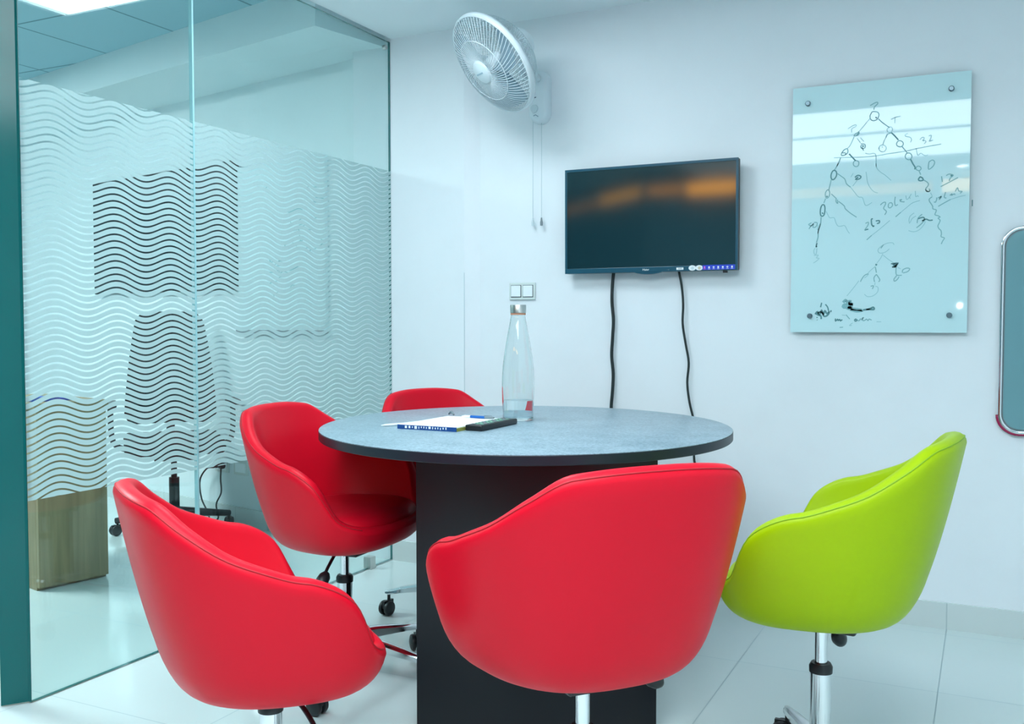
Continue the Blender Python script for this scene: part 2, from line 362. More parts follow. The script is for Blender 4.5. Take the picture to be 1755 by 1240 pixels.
STROKES = [
(2,[273,821,286,828,297,831,299,826,292,819,287,813,286,805]),
(2,[277,793,273,784,276,771,285,766,296,769,303,781,301,793,290,798,280,798,276,791]),
(3,[292,778,296,774]),
(1,[273,775,256,755,244,741,233,728]),
(1,[197,744,211,753,225,757,225,751,211,744,211,730]),
(2,[233,732,237,726,231,718,219,717,225,725,235,728,227,718]),
(1,[219,713,212,697,204,681,194,672]),
(1,[229,708,241,691]),
(1,[241,709,253,694]),
(2,[243,686,257,683,257,671,245,670,243,680,255,677,247,674,253,661]),
(1,[259,651,273,647,286,649,294,644,296,629,297,601]),
(2,[302,771,315,757,329,745,339,737]),
(1,[344,765,359,771,376,774]),
(1,[358,772,357,750]),
(1,[335,735,344,739,350,730,345,719,335,721,331,730,335,735]),
(2,[345,717,333,713,328,702]),
(1,[328,702,322,690,318,676]),
(1,[322,675,328,670,330,663,327,656,321,652,313,653,307,658,305,666,308,673,314,676,322,675]),
(1,[315,671,318,667]),
(3,[346,718,358,705,370,690]),
(2,[379,686,385,681,387,674,384,668,379,665,372,666,366,670,364,677,367,683,372,687,379,686]),
(2,[383,665,393,652,400,642]),
(2,[409,640,414,635,416,628,414,621,408,617,402,618,396,623,394,631,397,638,402,641,409,640]),
(2,[179,663,175,651,187,650,198,659,196,672,185,669,179,659,189,658,191,650]),
(1,[149,643,173,642,209,640,248,638,296,639,334,643,393,648,430,654,467,659,511,664]),
(3,[203,653,214,640,226,626]),
(2,[231,626,236,622,237,615,235,608,230,605,224,606,219,611,218,617,220,624,225,627,231,626]),
(2,[173,641,167,625,160,611]),
(1,[401,711,392,705,396,700,409,696,414,688,410,678]),
(1,[441,685,448,692,455,691,454,684,450,681,459,680,461,675,455,669]),
(1,[470,695,478,698,477,686,471,677,485,680]),
(3,[412,618,420,601,427,589,426,581]),
(2,[441,591,445,588,447,583,445,578,441,576,436,577,432,580,430,585,432,589,436,592,441,591]),
(2,[440,576,446,561]),
(3,[446,555,439,546,443,540,454,541,452,549,446,553]),
(2,[454,543,467,534,472,526,469,518,464,512,464,504,473,500,478,504]),
(1,[429,656,432,642,436,630,445,637,453,631,462,627,469,630]),
(2,[473,605,484,610,491,602,486,588,472,578,471,594,473,605]),
(2,[514,551,517,531]),
(2,[529,552,538,557,552,552,542,543,539,533]),
(4,[543,552,550,550]),
(2,[512,515,538,528,567,543]),
(2,[463,509,468,500,477,502,474,510]),
(1,[479,496,485,483]),
(2,[485,481,476,474,476,466,482,456,487,447,488,438,499,434,497,425,495,417,505,413,512,408,505,405,512,397,509,387,505,377,509,367,515,361,517,349,516,339,527,334,522,325,517,313]),
(2,[313,461,322,469,330,470,330,462,324,448,334,437,328,425]),
(2,[341,465,340,453,346,449,354,457,351,467,342,466]),
(2,[363,488,361,470,364,456,372,460]),
(2,[377,475,385,477,379,471,391,468,394,469]),
(1,[398,490,401,476,409,482,416,495]),
(1,[409,486,413,478]),
(1,[429,505,431,484,437,488,440,483]),
(2,[365,416,382,431]),
(1,[382,431,402,448,421,463,445,470]),
(2,[491,463,496,461,500,473,498,477]),
(2,[503,476,516,480,507,470,514,482]),
(2,[528,495,524,477,531,474]),
(2,[542,482,549,488,547,482,556,487,558,483]),
(2,[559,495,566,508,570,496,581,494,574,488]),
(2,[505,446,524,457,544,468]),
(1,[544,468,571,476,592,480]),
(1,[427,427,414,417,410,403,412,390]),
(1,[433,416,420,407,414,393]),
(2,[437,390,440,408,453,421]),
(3,[440,406,457,410,461,401,453,397,466,403,477,398,488,399]),
(2,[435,374,448,384,462,399]),
(1,[409,365,426,360,444,366,459,383,464,395]),
(2,[166,621,156,605,150,595]),
(3,[157,594,160,586,159,576,154,567,148,563,143,565,140,573,141,584,145,593,151,597,157,594]),
(2,[163,584,177,573,189,562,195,545,209,532]),
(1,[209,532,221,516,237,495,250,492,255,480,261,464,270,463,284,472]),
(3,[224,566,234,573,245,568,240,560,226,559,236,567]),
(1,[218,582,210,568]),
(1,[232,555,217,535]),
(1,[262,584,265,563,269,542,279,523,291,510,304,505]),
(1,[296,612,299,595,311,580,328,567,348,547]),
(2,[141,563,137,544,133,526]),
(2,[133,525,136,518,136,509,133,501,128,496,124,498,121,505,121,514,124,522,129,527,133,525]),
(3,[126,505,128,500]),
(2,[122,495,116,479]),
(2,[142,511,160,493]),
(2,[160,495,159,483,165,474,164,489]),
(2,[168,482,188,465,192,454,210,437,232,421]),
(3,[117,472,120,463,120,450,118,437,113,431,107,432,104,441,104,455,107,467,112,473,117,472]),
(3,[110,444,114,439]),
(1,[124,449,133,430,139,423,153,423,159,406,167,392,179,391,191,392,201,373,208,363]),
(2,[72,408,62,402,72,397,80,405,68,393,64,385]),
(2,[80,405,78,391,89,393,93,407,82,409]),
(2,[107,427,105,400,99,384,96,367]),
(2,[263,397,273,401,271,389,260,373]),
(3,[260,373,273,376]),
(3,[288,412,283,411,285,390,293,386,287,385]),
(3,[298,404,310,405,310,397,302,395]),
(2,[268,337,285,353]),
(1,[285,353,308,371,346,404]),
(2,[104,404,100,388,96,371,97,355,91,334]),
(1,[96,399,94,380]),
(3,[93,332,90,317,93,321]),
(1,[87,313,82,305,84,292,91,292,93,313]),
(1,[83,286,99,287,91,277,102,275,92,265,81,258]),
(1,[361,316,357,323,340,323,319,313,307,299,313,288,331,290,346,302]),
(2,[326,318,317,305]),
(1,[324,285,316,268,304,252]),
(4,[303,249,301,243]),
(1,[325,280,342,265,360,252]),
(1,[299,240,283,226,274,216]),
(2,[299,238,303,217]),
(2,[276,214,262,208,251,191,249,185]),
(1,[276,212,270,205,262,199]),
(2,[303,211,295,199,297,184]),
(2,[303,211,315,192,311,184]),
(1,[299,182,298,172]),
(1,[263,140,273,131,292,133,308,147,309,164,300,168]),
(2,[284,168,294,170,290,158]),
(3,[352,248,377,250,364,240,356,236,371,238,358,246,373,246,364,234]),
(2,[370,236,369,222,372,207,389,206]),
(2,[372,205,363,193,365,185,374,191,380,201]),
(1,[375,234,385,229]),
(2,[391,215,392,225,404,231,415,229,409,219,393,214]),
(1,[243,189,226,165,202,134]),
(3,[113,110,109,93]),
(3,[126,104,134,94,138,79]),
(4,[90,67,98,77,106,65,113,83,119,65,125,81,132,69,140,77,136,65,123,59,115,73,106,75,96,67,110,61,112,49]),
(3,[147,82,146,75]),
(3,[97,57,97,53]),
(3,[97,47,98,45]),
(5,[189,110,198,119,203,112,215,115,211,104,224,104,194,102,191,92,222,94,204,88,241,84,256,80,237,78,215,84]),
(4,[259,82,281,86,294,92,297,84,285,84,270,84]),
(3,[163,51,163,41,171,49,172,43,178,48,180,42,187,47]),
(1,[185,64,198,63]),
(2,[200,65,208,55,213,49]),
(1,[223,35,212,25,221,26]),
(3,[229,43,234,49,238,43,230,41]),
(2,[240,47,245,42,251,51]),
(2,[253,45,262,55,256,51,260,43,267,45,271,49,277,43,280,49,289,45]),
(2,[178,18,190,19]),
(1,[306,39,322,39]),
]

# ------------------------------------------------------------------ room shell
YW, XG = 3.765, -2.467
CZ, CZF = 2.388, 2.525
bm = BM(); box(bm, -8.2, 1.32, -5.7, 5.6, -.12, 0); struct(obj('floor', bm, M_FLOOR), 'white glossy square floor tiles')
bm = BM(); box(bm, -2.46, 1.32, -2.0, YW + .14, CZ, CZ + .25); struct(obj('ceiling', bm, M_CEIL), 'plain white ceiling of the meeting room')
bm = BM(); box(bm, -8.2, -2.46, -5.7, 5.6, CZF, CZF + .12); struct(obj('ceiling_far', bm, M_FARCEIL), 'grey-blue tiled ceiling beyond the glass')
bm = BM(); box(bm, -2.05, 1.32, YW, YW + .14, 0, CZ); struct(obj('wall_back', bm, M_WALL), 'white wall behind the television')
bm = BM(); box(bm, 1.2, 1.32, -2.0, YW, 0, CZ); struct(obj('wall_right', bm, M_WALL))
bm = BM(); prism(bm, [(-2.667, 3.735), (-2.078, 3.735), (-2.015, YW), (-2.015, YW + .2), (-2.667, YW + .2)], 0, CZF)
struct(obj('wall_corner', bm, M_WALL), 'slightly proud white wall pier at the end of the glass')
# seam line where the pier skin ends
bm = BM(); box(bm, -2.0795, -2.0765, 3.7337, 3.7347, .1, 1.32); struct(obj('trim_1', bm, pbr('seam_grey', lin(192, 206, 212), .7)), 'thin upright crack line in the white pier')
# the wall beyond the glass runs at an angle
fd = Vector((.978, -.2086, 0)).normalized(); fn = Vector((.2086, .978, 0)).normalized(); fo = Vector((-3.81, 4.064, 0))
def fw(s, d=0., z=0.):
    """point s metres along the far wall from its reference, d metres in front of it"""
    p = fo + fd * s - fn * d; return (p.x, p.y, z)
def fbox(bm, s0, s1, d0, d1, z0, z1, mat=0, bev=0.):
    vs = box(BM() if False else bm, 0, 1, 0, 1, 0, 1)
    c = [(s, d, z) for z in (z0, z1) for d in (d1, d0) for s in (s0, s1)]
    for v, (s, d, z) in zip(vs, c): v.co = fw(s, d, z)
    for f in vs[0].link_faces: f.material_index = mat
    return vs
bm = BM(); fbox(bm, -4.4, 1.30, -.12, 0, 0, CZF); struct(obj('wall_far', bm, M_FARWALL), 'white wall of the neighbouring room')
bm = BM(); fbox(bm, -4.3, 1.36, 0.0, .455, 2.354, CZF); struct(obj('ceiling_beam', bm, M_FARWALL), 'white dropped beam along the far wall')
bm = BM(); fbox(bm, -4.3, 1.15, 0, .012, 0, .095); struct(obj('baseboard_far', bm, M_SKIRT), 'grey tile skirting beyond the glass')
bm = BM(); box(bm, -2.02, 1.2, YW - .011, YW, 0, .095); struct(obj('baseboard_back', bm, M_SKIRT), 'grey tile skirting below the television wall')
bm = BM(); prism(bm, [(-2.455, 3.724), (-2.076, 3.724), (-2.01, 3.755), (-2.015, 3.765), (-2.078, 3.735), (-2.455, 3.735)], 0, .095); struct(obj('baseboard_corner', bm, M_SKIRT))
bm = BM(); box(bm, -8.2, -8.08, -5.7, 5.6, 0, CZF); struct(obj('wall_left', bm, M_DARKWALL))
# walls behind the camera with a row of warm lit transom windows
bm = BM(); prism(bm, [(1.32, -1.9), (-3.1, -1.9), (-6.9, -5.6), (-7.0, -5.7), (1.32, -5.7)], 0, CZF); struct(obj('wall_front', bm, M_DARKWALL))
wd_ = Vector((-3.8, -3.7, 0)).normalized()
def transom(n, p0, d, length, z0, z1, m):
    """frame and pane standing 2 cm proud of the wall; p0 is the end, d the direction along the wall"""
    nrm = Vector((-d.y, d.x, 0)); nrm = nrm if nrm.y > 0 else -nrm
    def slab(bm, a, b, c0, c1, e0, e1):
        q = [p0 + d * a + nrm * c0, p0 + d * b + nrm * c0, p0 + d * b + nrm * c1, p0 + d * a + nrm * c1]
        prism(bm, [(v.x, v.y) for v in q], e0, e1)
    bm = BM(); slab(bm, 0, length, 0, .02, z0, z1)
    f = struct(obj('window_%d' % n, bm, M_GREYP), 'warm lit transom window behind the camera')
    bm = BM(); slab(bm, .015, length - .015, .021, .027, z0 + .012, z1 - .012); obj('pane', bm, m, f)

# glass partition: two fixed panes, film, seal, fittings
def pane(n, y0, y1, label):
    bm = BM(); box(bm, XG - .006, XG + .006, y0, y1, .004, 2.372)
    for f in bm.faces:
        f.material_index = 0 if abs(f.normal.x) > .5 else 1
        c = f.calc_center_median()
        f.material_index = 0 if abs(c.x - XG) > .003 else 1
    return struct(obj('window_%d' % n, bm, [M_GLASS, M_EDGE]), label)
w1 = pane(1, 1.845, 2.509, 'near glass partition pane with wavy frosted film')
w2 = pane(2, 2.515, 3.733, 'far glass partition pane with wavy frosted film')
for w, y0, y1, ph in ((w1, 1.847, 2.508, 1.543 - .0145 - .0028), (w2, 2.516, 3.732, 1.5515 - .0145 - .0028)):
    bm = BM()
    v = [bm.verts.new((XG + .0068, y, z)) for y, z in ((y0, .588), (y1, .588), (y1, 1.79), (y0, 1.79))]
    bm.faces.new(v)
    f = obj('frosted_film', bm, frosted_film('wavy_frosted_film_%d' % len(bpy.data.materials), ph), w); f['label'] = 'frosted film with clear wavy lines'
bm = BM(); box(bm, XG - .007, XG + .0085, 2.5085, 2.5155, .004, 2.372); obj('seam_seal', bm, M_SEAL, w2)
bm = BM(); box(bm, XG - .02, XG + .022, 3.535, 3.575, 0, .055, .004)
obj('floor_clamp', bm, M_STEEL, w2)
bm = BM(); lathe(bm, [(0, .016), (.009, .016), (.011, .012), (.011, 0), (0, 0)], 20, frame_to((XG + .006, 3.68, 2.335), (1, 0, 0))); obj('corner_bolt', bm, M_STEEL, w2, sharp=.6)
# polished green glass strip closing the near end of the partition
A = Vector((-2.474, 1.852, 0)); dd = Vector((-.6, -.8, 0)); nn = Vector((.8, -.6, 0))
bm = BM(); prism(bm, [tuple((A + dd * a + nn * b).xy) for a, b in ((-.004, -.006), (.075, -.006), (.075, .006), (-.004, .006))], .004, 2.36)
struct(obj('trim_3', bm, M_STRIP), 'dark teal glass strip at the near end of the partition')

# ------------------------------------------------------------------ round table
def make_table():
    c = Vector((-1.297, 2.721)); u = Vector((-.4425, .8968)); v = Vector((.8968, .4425))
    t = thing('conference_table', 'round meeting table with grey-blue speckled top and black pedestal', 'table', (c.x, c.y, 0))
    A_, B_ = .690, .634
    def ell(s, z, ins): return [((u * math.cos(k / s * 2 * PI) * (A_ - ins) + v * math.sin(k / s * 2 * PI) * (B_ - ins)).to_3d() + Vector((0, 0, z))) for k in range(s)]
    def solid(bm, rows):
        R = [[bm.verts.new(p) for p in r] for r in rows]
        for a, b in zip(R[:-1], R[1:]):
            for i in range(len(a)): bm.faces.new((a[i], a[(i + 1) % len(a)], b[(i + 1) % len(a)], b[i]))
        bm.faces.new(R[0][::-1]); bm.faces.new(R[-1])
    N = 160
    bm = BM(); solid(bm, [ell(N, .7775, .0015), ell(N, .7790, .0008), ell(N, .78, .003)]); obj('tabletop', bm, M_TOP, t, sharp=.5)
    bm = BM(); solid(bm, [ell(N, .752, .002), ell(N, .754, 0), ell(N, .776, 0), ell(N, .7775, .001)]); obj('edge_band', bm, M_TEDGE, t, sharp=.5)
    def slab(name, cx, cy, hw, th, z0, z1, du):
        bm = BM(); pts = []
        for a, b in ((-hw, -th), (hw, -th), (hw, th), (-hw, th)):
            p = Vector((cx, cy)) + (v * a + u * b if du else v * b + u * a); pts.append((p.x - c.x, p.y - c.y))
        prism(bm, pts, z0, z1)
        bmesh.ops.bevel(bm, geom=list(bm.edges), offset=.002, segments=2, affect='EDGES')
        obj(name, bm, M_TBASE, t)
    slab('front_panel', -1.082, 2.343, .324, .0125, 0, .752, True)
    p = Vector((-1.297, 2.721)) + u * .12
    slab('rear_panel', p.x, p.y, .20, .0125, 0, .752, True)
    q = (Vector((-1.082, 2.343)) + p) / 2
    slab('spine_panel', q.x, q.y, (p - Vector((-1.082, 2.343))).length / 2 - .0125, .0125, .02, .752, False)
    return t
make_table()

# ------------------------------------------------------------------ bucket chairs
SH = (.324, .2727, 2.6627, .6083, .8415, .0622, .4204, .5125, .2858, 2.5857, .1579)
ANG = (0, 28, 48, 66, 84, 105, 124, 138, 152, 180)
HN = (0, .010, .0536, .0994, .1353, .1929, .3013, .3235, .334, .340)
def pchip(xk, yk, x):
    n = len(xk); h = [xk[i + 1] - xk[i] for i in range(n - 1)]; d = [(yk[i + 1] - yk[i]) / h[i] for i in range(n - 1)]
    m = [0.] * n
    for i in range(1, n - 1):
        if d[i - 1] * d[i] > 0:
            a = 2 * h[i] + h[i - 1]; b = h[i] + 2 * h[i - 1]; m[i] = (a + b) / (a / d[i - 1] + b / d[i])
    i = 0
    while i < n - 2 and x > xk[i + 1]: i += 1
    t = (x - xk[i]) / h[i]
    return (2 * t ** 3 - 3 * t * t + 1) * yk[i] + (t ** 3 - 2 * t * t + t) * h[i] * m[i] + (-2 * t ** 3 + 3 * t * t) * yk[i + 1] + (t ** 3 - t * t) * h[i] * m[i + 1]
def rim_h(t): return SH[4] - pchip(ANG, HN, abs(math.degrees(t)))
def outline(t, z):
    a, b, n, s0, zb, k, zbot, p, bf, nf, kx = SH
    s = s0 + (1 - s0) * max(1e-6, min(1.2, (z - zbot) / (zb - zbot))) ** p
    fr = math.cos(t) < 0; q = nf if fr else n; bb = bf if fr else b
    ex = math.copysign(abs(math.sin(t)) ** (2 / q), math.sin(t)); ey = -math.copysign(abs(math.cos(t)) ** (2 / q), math.cos(t))
    return Vector((a * s * ex * (1 + kx * ey), bb * s * ey - k * (z - .45), 0))
def tparam(i, n):
    """even-ish spacing round the superellipse"""
    return -PI + 2 * PI * i / n
NT = 144
def even_ts():
    # resample so points are evenly spaced along the plan curve
    raw = [-PI + 2 * PI * i / 4000 for i in range(4001)]
    L = [0.]; p0 = outline(raw[0], .65)
    for t in raw[1:]:
        p = outline(t, .65); L.append(L[-1] + (p - p0).length); p0 = p
    out = []; j = 0
    for i in range(NT):
        s = L[-1] * i / NT
        while L[j + 1] < s: j += 1
        f = (s - L[j]) / (L[j + 1] - L[j] + 1e-12); out.append(raw[j] + (raw[j + 1] - raw[j]) * f)
    return out
TS = even_ts()
RR = .021
def off(i, z, d):
    """outline point i at height z moved inwards by d along the plan normal"""
    t = TS[i]; p = outline(t, z)
    a = outline(TS[i - 1], z); b = outline(TS[(i + 1) % NT], z)
    tg = (b - a).normalized(); n = Vector((-tg.y, tg.x, 0))
    if n.dot(p - Vector((0, 0, 0))) > 0: n = -n
    r = p + n * d
    return Vector((r.x, r.y, z))
def shell_mesh():
    bm = BM(); zb = SH[6]; rows = []
    P0, P1, P2, LB, HT = [], [], [], [], []
    for i in range(NT):
        h = max(rim_h(TS[i]) - RR, zb + .045); lb = min(.10, h - zb - .006); HT.append(h); LB.append(lb)
        p = outline(TS[i], zb + lb); d = (outline(TS[i], zb + lb + .012) - p) / .012
        q = p - d * lb * .85
        P0.append(Vector((p.x, p.y, zb + lb))); P1.append(Vector((q.x, q.y, zb))); P2.append(Vector((q.x * .72, q.y * .72, zb)))
    rows.append([Vector((p.x * .05, p.y * .05, zb)) for p in P2])
    rows.append([Vector((p.x * .6, p.y * .6, zb)) for p in P2])
    for k in range(0, 11):
        t = k / 10; rows.append([P2[i] * (1 - t) ** 2 + P1[i] * 2 * t * (1 - t) + P0[i] * t * t for i in range(NT)])
    nv = 12
    for k in range(1, nv + 1):
        r = []
        for i in range(NT):
            z0 = zb + LB[i]; r.append(off(i, z0 + (HT[i] - z0) * k / nv, 0))
        rows.append(r)
    for k in range(1, 9):
        a = PI * k / 8; r = []
        for i in range(NT):
            h = HT[i]; p = off(i, h, RR * (1 - math.cos(a))); p.z = h + RR * math.sin(a); r.append(p)
        rows.append(r)
    for k in range(1, 9):
        r = []
        for i in range(NT):
            h = HT[i]; z = h + (.455 - h) * k / 8; q = off(i, max(z, .49), 2 * RR + .006 * min(1, k / 3)); q.z = z; r.append(q)
        rows.append(r)
    rows.append([Vector((p.x * .5, p.y * .5, .452)) for p in rows[-1]])
    rows.append([Vector((p.x * .05, p.y * .05, .452)) for p in rows[-1]])
    V = [[bm.verts.new(p) for p in r] for r in rows]
    for A_, B_ in zip(V[:-1], V[1:]):
        for i in range(NT): bm.faces.new((A_[i], A_[(i + 1) % NT], B_[(i + 1) % NT], B_[i]))
    bm.faces.new(V[0][::-1]); bm.faces.new(V[-1])
    return bm
def piping_mesh():
    bm = BM(); pts = []
    for i in range(NT):
        if abs(math.degrees(TS[i])) > 146: continue
        h = max(rim_h(TS[i]) - RR, SH[6] + .045); a = PI * .22
        p = off(i, h, RR * (1 - math.cos(a)) - .0002); p.z = h + RR * math.sin(a); pts.append(p)
    tube(bm, pts, .0016, 6); return bm
def cushion_mesh():
    bm = BM(); rows = []
    def ring(f, z, push=0.):
        r = []
        for i in range(NT):
            p = off(i, .52, .052); fr = max(0, -math.cos(TS[i]))
            r.append(Vector((p.x * f, p.y * f + push * fr, z)))
        return r
    rows = [ring(.05, .458), ring(.93, .458), ring(.985, .464, .012), ring(1.0, .480, .022), ring(1.0, .500, .026), ring(.985, .518, .022), ring(.95, .530, .012),
            ring(.88, .537, .004), ring(.7, .541), ring(.4, .543), ring(.05, .544)]
    V = [[bm.verts.new(p) for p in r] for r in rows]
    for A_, B_ in zip(V[:-1], V[1:]):
        for i in range(NT): bm.faces.new((A_[i], A_[(i + 1) % NT], B_[(i + 1) % NT], B_[i]))
    bm.faces.new(V[0][::-1]); bm.faces.new(V[-1]); return bm
def caster(bm, p, ang):
    """twin wheel caster under p (stem top)"""
    R_ = .028
    for s in (-1, 1):
        M = Matrix.Translation(Vector((p[0], p[1], R_))) @ Matrix.Rotation(ang, 4, 'Z') @ Matrix.Translation((.012, s * .013, 0)) @ Matrix.Rotation(PI / 2, 4, 'X')
        lathe(bm, [(0, .009), (.018, .009), (.026, .006), (R_, 0), (.026, -.006), (.018, -.009), (0, -.009)], 20, M)
    M = Matrix.Translation(Vector((p[0], p[1], .044))) @ Matrix.Rotation(ang, 4, 'Z')
    vs = box(bm, -.02, .032, -.006, .006, -.016, .012); bmesh.ops.transform(bm, matrix=M, verts=vs)
def make_chair(label, pose, star, lmat, smat, dz=0., legr=.30, group=None, knob=(.186, .043, .345)):
    x, y, r, _ = pose
    t = thing('tub_chair', label, 'chair', (x, y, 0), r, group)
    for name, bmf, m in (('shell', shell_mesh, lmat), ('seat_cushion', cushion_mesh, lmat), ('piping', piping_mesh, smat)):
        o = obj(name, bmf(), m, t, smooth=True); o.location.z = dz
    base = []
    bm = BM(); box(bm, -.075, .075, -.09, .09, .392, .421, .006); o = obj('mount_plate', bm, M_BLACKP, t); o.location.z = dz
    bm = BM(); lathe(bm, [(0, .12), (.014, .12), (.014, .395), (0, .395)], 24); o = obj('gas_lift', bm, M_CHROME, t, sharp=.6); o.location.z = dz
    bm = BM(); lathe(bm, [(0, .10), (.0235, .10), (.0235, .300), (0, .300)], 28); sl = obj('lift_sleeve', bm, M_CHROME, t, sharp=.6)
    bm = BM(); lathe(bm, [(.0145, .300), (.026, .296), (.0265, .310), (.022, .318), (.0145, .318)], 28, close=True); obj('sleeve_collar', bm, M_BLACKP, sl, sharp=.6)
    bm = BM(); tube(bm, spline([(.02, .0, .405), (.5 * knob[0], .6 * knob[1], .400), (.85 * knob[0], .95 * knob[1], knob[2] + .027), (.95 * knob[0], knob[1], knob[2] + .006)], 5), .005, 8)
    lv = obj('lever', bm, M_BLACKP, t, smooth=True); lv.location.z = dz
    bm = BM(); vs = lathe(bm, [(0, -.032), (.010, -.030), (.017, -.018), (.019, 0), (.016, .016), (.008, .026), (0, .028)], 16, frame_to(knob, (.6, 0, -.45)))
    obj('lever_knob', bm, M_BLACKP, lv, smooth=True)
    bm = BM(); lathe(bm, [(0, .085), (.036, .085), (.042, .10), (.040, .13), (.028, .145), (0, .145)], 28); hub = obj('base_hub', bm, M_CHROME, t, sharp=.7)
    for k in range(5):
        a = star + k * 2 * PI / 5; ca, sa = math.cos(a), math.sin(a)
        bm = BM()
        prof = [(.03, .021, .102, .138), (.12, .018, .098, .128), (.22, .015, .088, .110), (legr, .011, .078, .094), (legr + .014, .006, .080, .090)]
        R_ = []
        for d, w, z0, z1 in prof:
            R_.append([bm.verts.new((ca * d - sa * q * w, sa * d + ca * q * w, z)) for q, z in ((-1, z0), (1, z0), (1, z1 - .006), (.55, z1), (-.55, z1), (-1, z1 - .006))])
        for A_, B_ in zip(R_[:-1], R_[1:]):
            for i in range(6): bm.faces.new((A_[i], A_[(i + 1) % 6], B_[(i + 1) % 6], B_[i]))
        bm.faces.new(R_[0][::-1]); bm.faces.new(R_[-1])
        lg = obj('leg', bm, M_CHROME, t, sharp=.7)
        bm = BM(); caster(bm, (ca * legr, sa * legr), a + 1.1); tube(bm, [(ca * legr, sa * legr, .05), (ca * legr, sa * legr, .08)], .006, 10)
        obj('caster', bm, M_BLACKP, lg, sharp=.7)
    return t
GR = 'red tub chairs around the round table'
def la(pose, wx, wy):
    """leg angle in chair space for a leg that points along world direction (wx, wy)"""
    return math.atan2(wy, wx) - pose[2]
pF = (-.6941, 1.7169, .8712, .022); pG = (-.3312, 2.2809, 1.49, .0197); pL = (-1.7809, 2.4323, -1.5141, .002); pC = (-1.3209, 1.5443, -.6098, -.052); pB = (-1.7414, 3.119, -2.0119, .0014)
make_chair('red tub chair showing its whole back, in front of the black pedestal', pF, .2, M_RED, M_REDSEAM, pF[3], group=GR)
make_chair('lime green tub chair on a chrome stem', pG, la(pG, -.175, .39), M_GREEN, M_GREENSEAM, pG[3], knob=(.19, .0, .300))
make_chair('red tub chair with its seat tucked under the table, next to the glass partition', pL, la(pL, .09, .30), M_RED, M_REDSEAM, pL[3], group=GR)
make_chair('red tub chair cut by the bottom of the frame, in front of the wood cabinet', pC, .5, M_RED, M_REDSEAM, pC[3], group=GR)
make_chair('red tub chair behind the table, only its back rim showing', pB, la(pB, -.271, -.10), M_RED, M_REDSEAM, pB[3], legr=.285, group=GR)

# ------------------------------------------------------------------ things on the table
TZ = .7802
bt = thing('water_bottle', 'tall clear glass bottle with steel cap, a little water inside', 'bottle', (-1.383, 2.848, TZ))
k = .00193
prof = [(25.2, 0), (26, 3), (26.3, 15), (27.4, 40), (27.8, 62), (27, 84), (24.6, 106), (21, 130), (17, 152), (14, 168), (12.6, 178), (12.2, 188)]
def bprof(ins=0.):
    P = spline([(r * k, 0, z * k) for r, z in prof], 4); return [(max(p.x - ins, 0), p.z) for p in P]
outer = bprof(); inner = [(r, max(z, .006)) for r, z in bprof(.0022)]
bm = BM(); lathe(bm, [(0, 0)] + outer + inner[::-1] + [(0, .006)], 64); obj('glass_body', bm, M_BOTTLE, bt, smooth=True)
wp = [(r - .0003, z) for r, z in inner if z < 38 * k]
wp[0] = (wp[0][0], .0064)
bm = BM(); lathe(bm, [(0, .0064)] + wp + [(0, wp[-1][1])], 64); obj('water', bm, M_WATER, bt, sharp=.7)
bm = BM(); lathe(bm, [(0, .002), (.0235, .002), (.0262, .004), (.0266, .028), (.0255, .0305), (0, .031)], 40, Matrix.Translation((0, 0, 180 * k))); cp = obj('cap', bm, M_STEEL, bt, sharp=.6)
bm = BM(); lathe(bm, [(.0232, -.0025), (.0252, -.002), (.0252, .002), (.0232, .002)], 40, Matrix.Translation((0, 0, 180 * k)), close=True); obj('gasket', bm, pbr('orange_gasket', lin(214, 150, 120), .6), cp, smooth=True)

nb = thing('notebook', 'thick white paper notepad with blue patterned edge, beside the black remote', 'notebook', (-1.492, 2.60, TZ))
bm = BM(); box(bm, -.102, .102, -.150, .152, 0, .0015); obj('back_cover', bm, M_OLIVE, nb)
bm = BM(); box(bm, -.101, .0985, -.148, .150, .0015, .0125, .0006); obj('pages', bm, M_PAPER, nb)
bm = BM(); box(bm, -.102, .102, -.1525, -.150, 0, .0128); sp_ = obj('spine_strip', bm, M_COVER, nb); sp_['label'] = 'blue strip with white marks'
bm = BM()
xx = -.075
rnd = random.Random(3)
for wd in (.012, .010, .004, .014, .004, .004, .004, .004, .012, .004, .005, .004, .004, .006, .005):
    box(bm, xx, xx + wd * .6, -.1532, -.1524, .0025 + rnd.random() * .003, .0095 + rnd.random() * .002); xx += wd * .55 + .0065
obj('strip_print', bm, M_PAPER, sp_)
bm = BM(); box(bm, .0985, .102, -.148, .150, .0015, .0095); obj('board_edge', bm, M_OLIVE, nb)

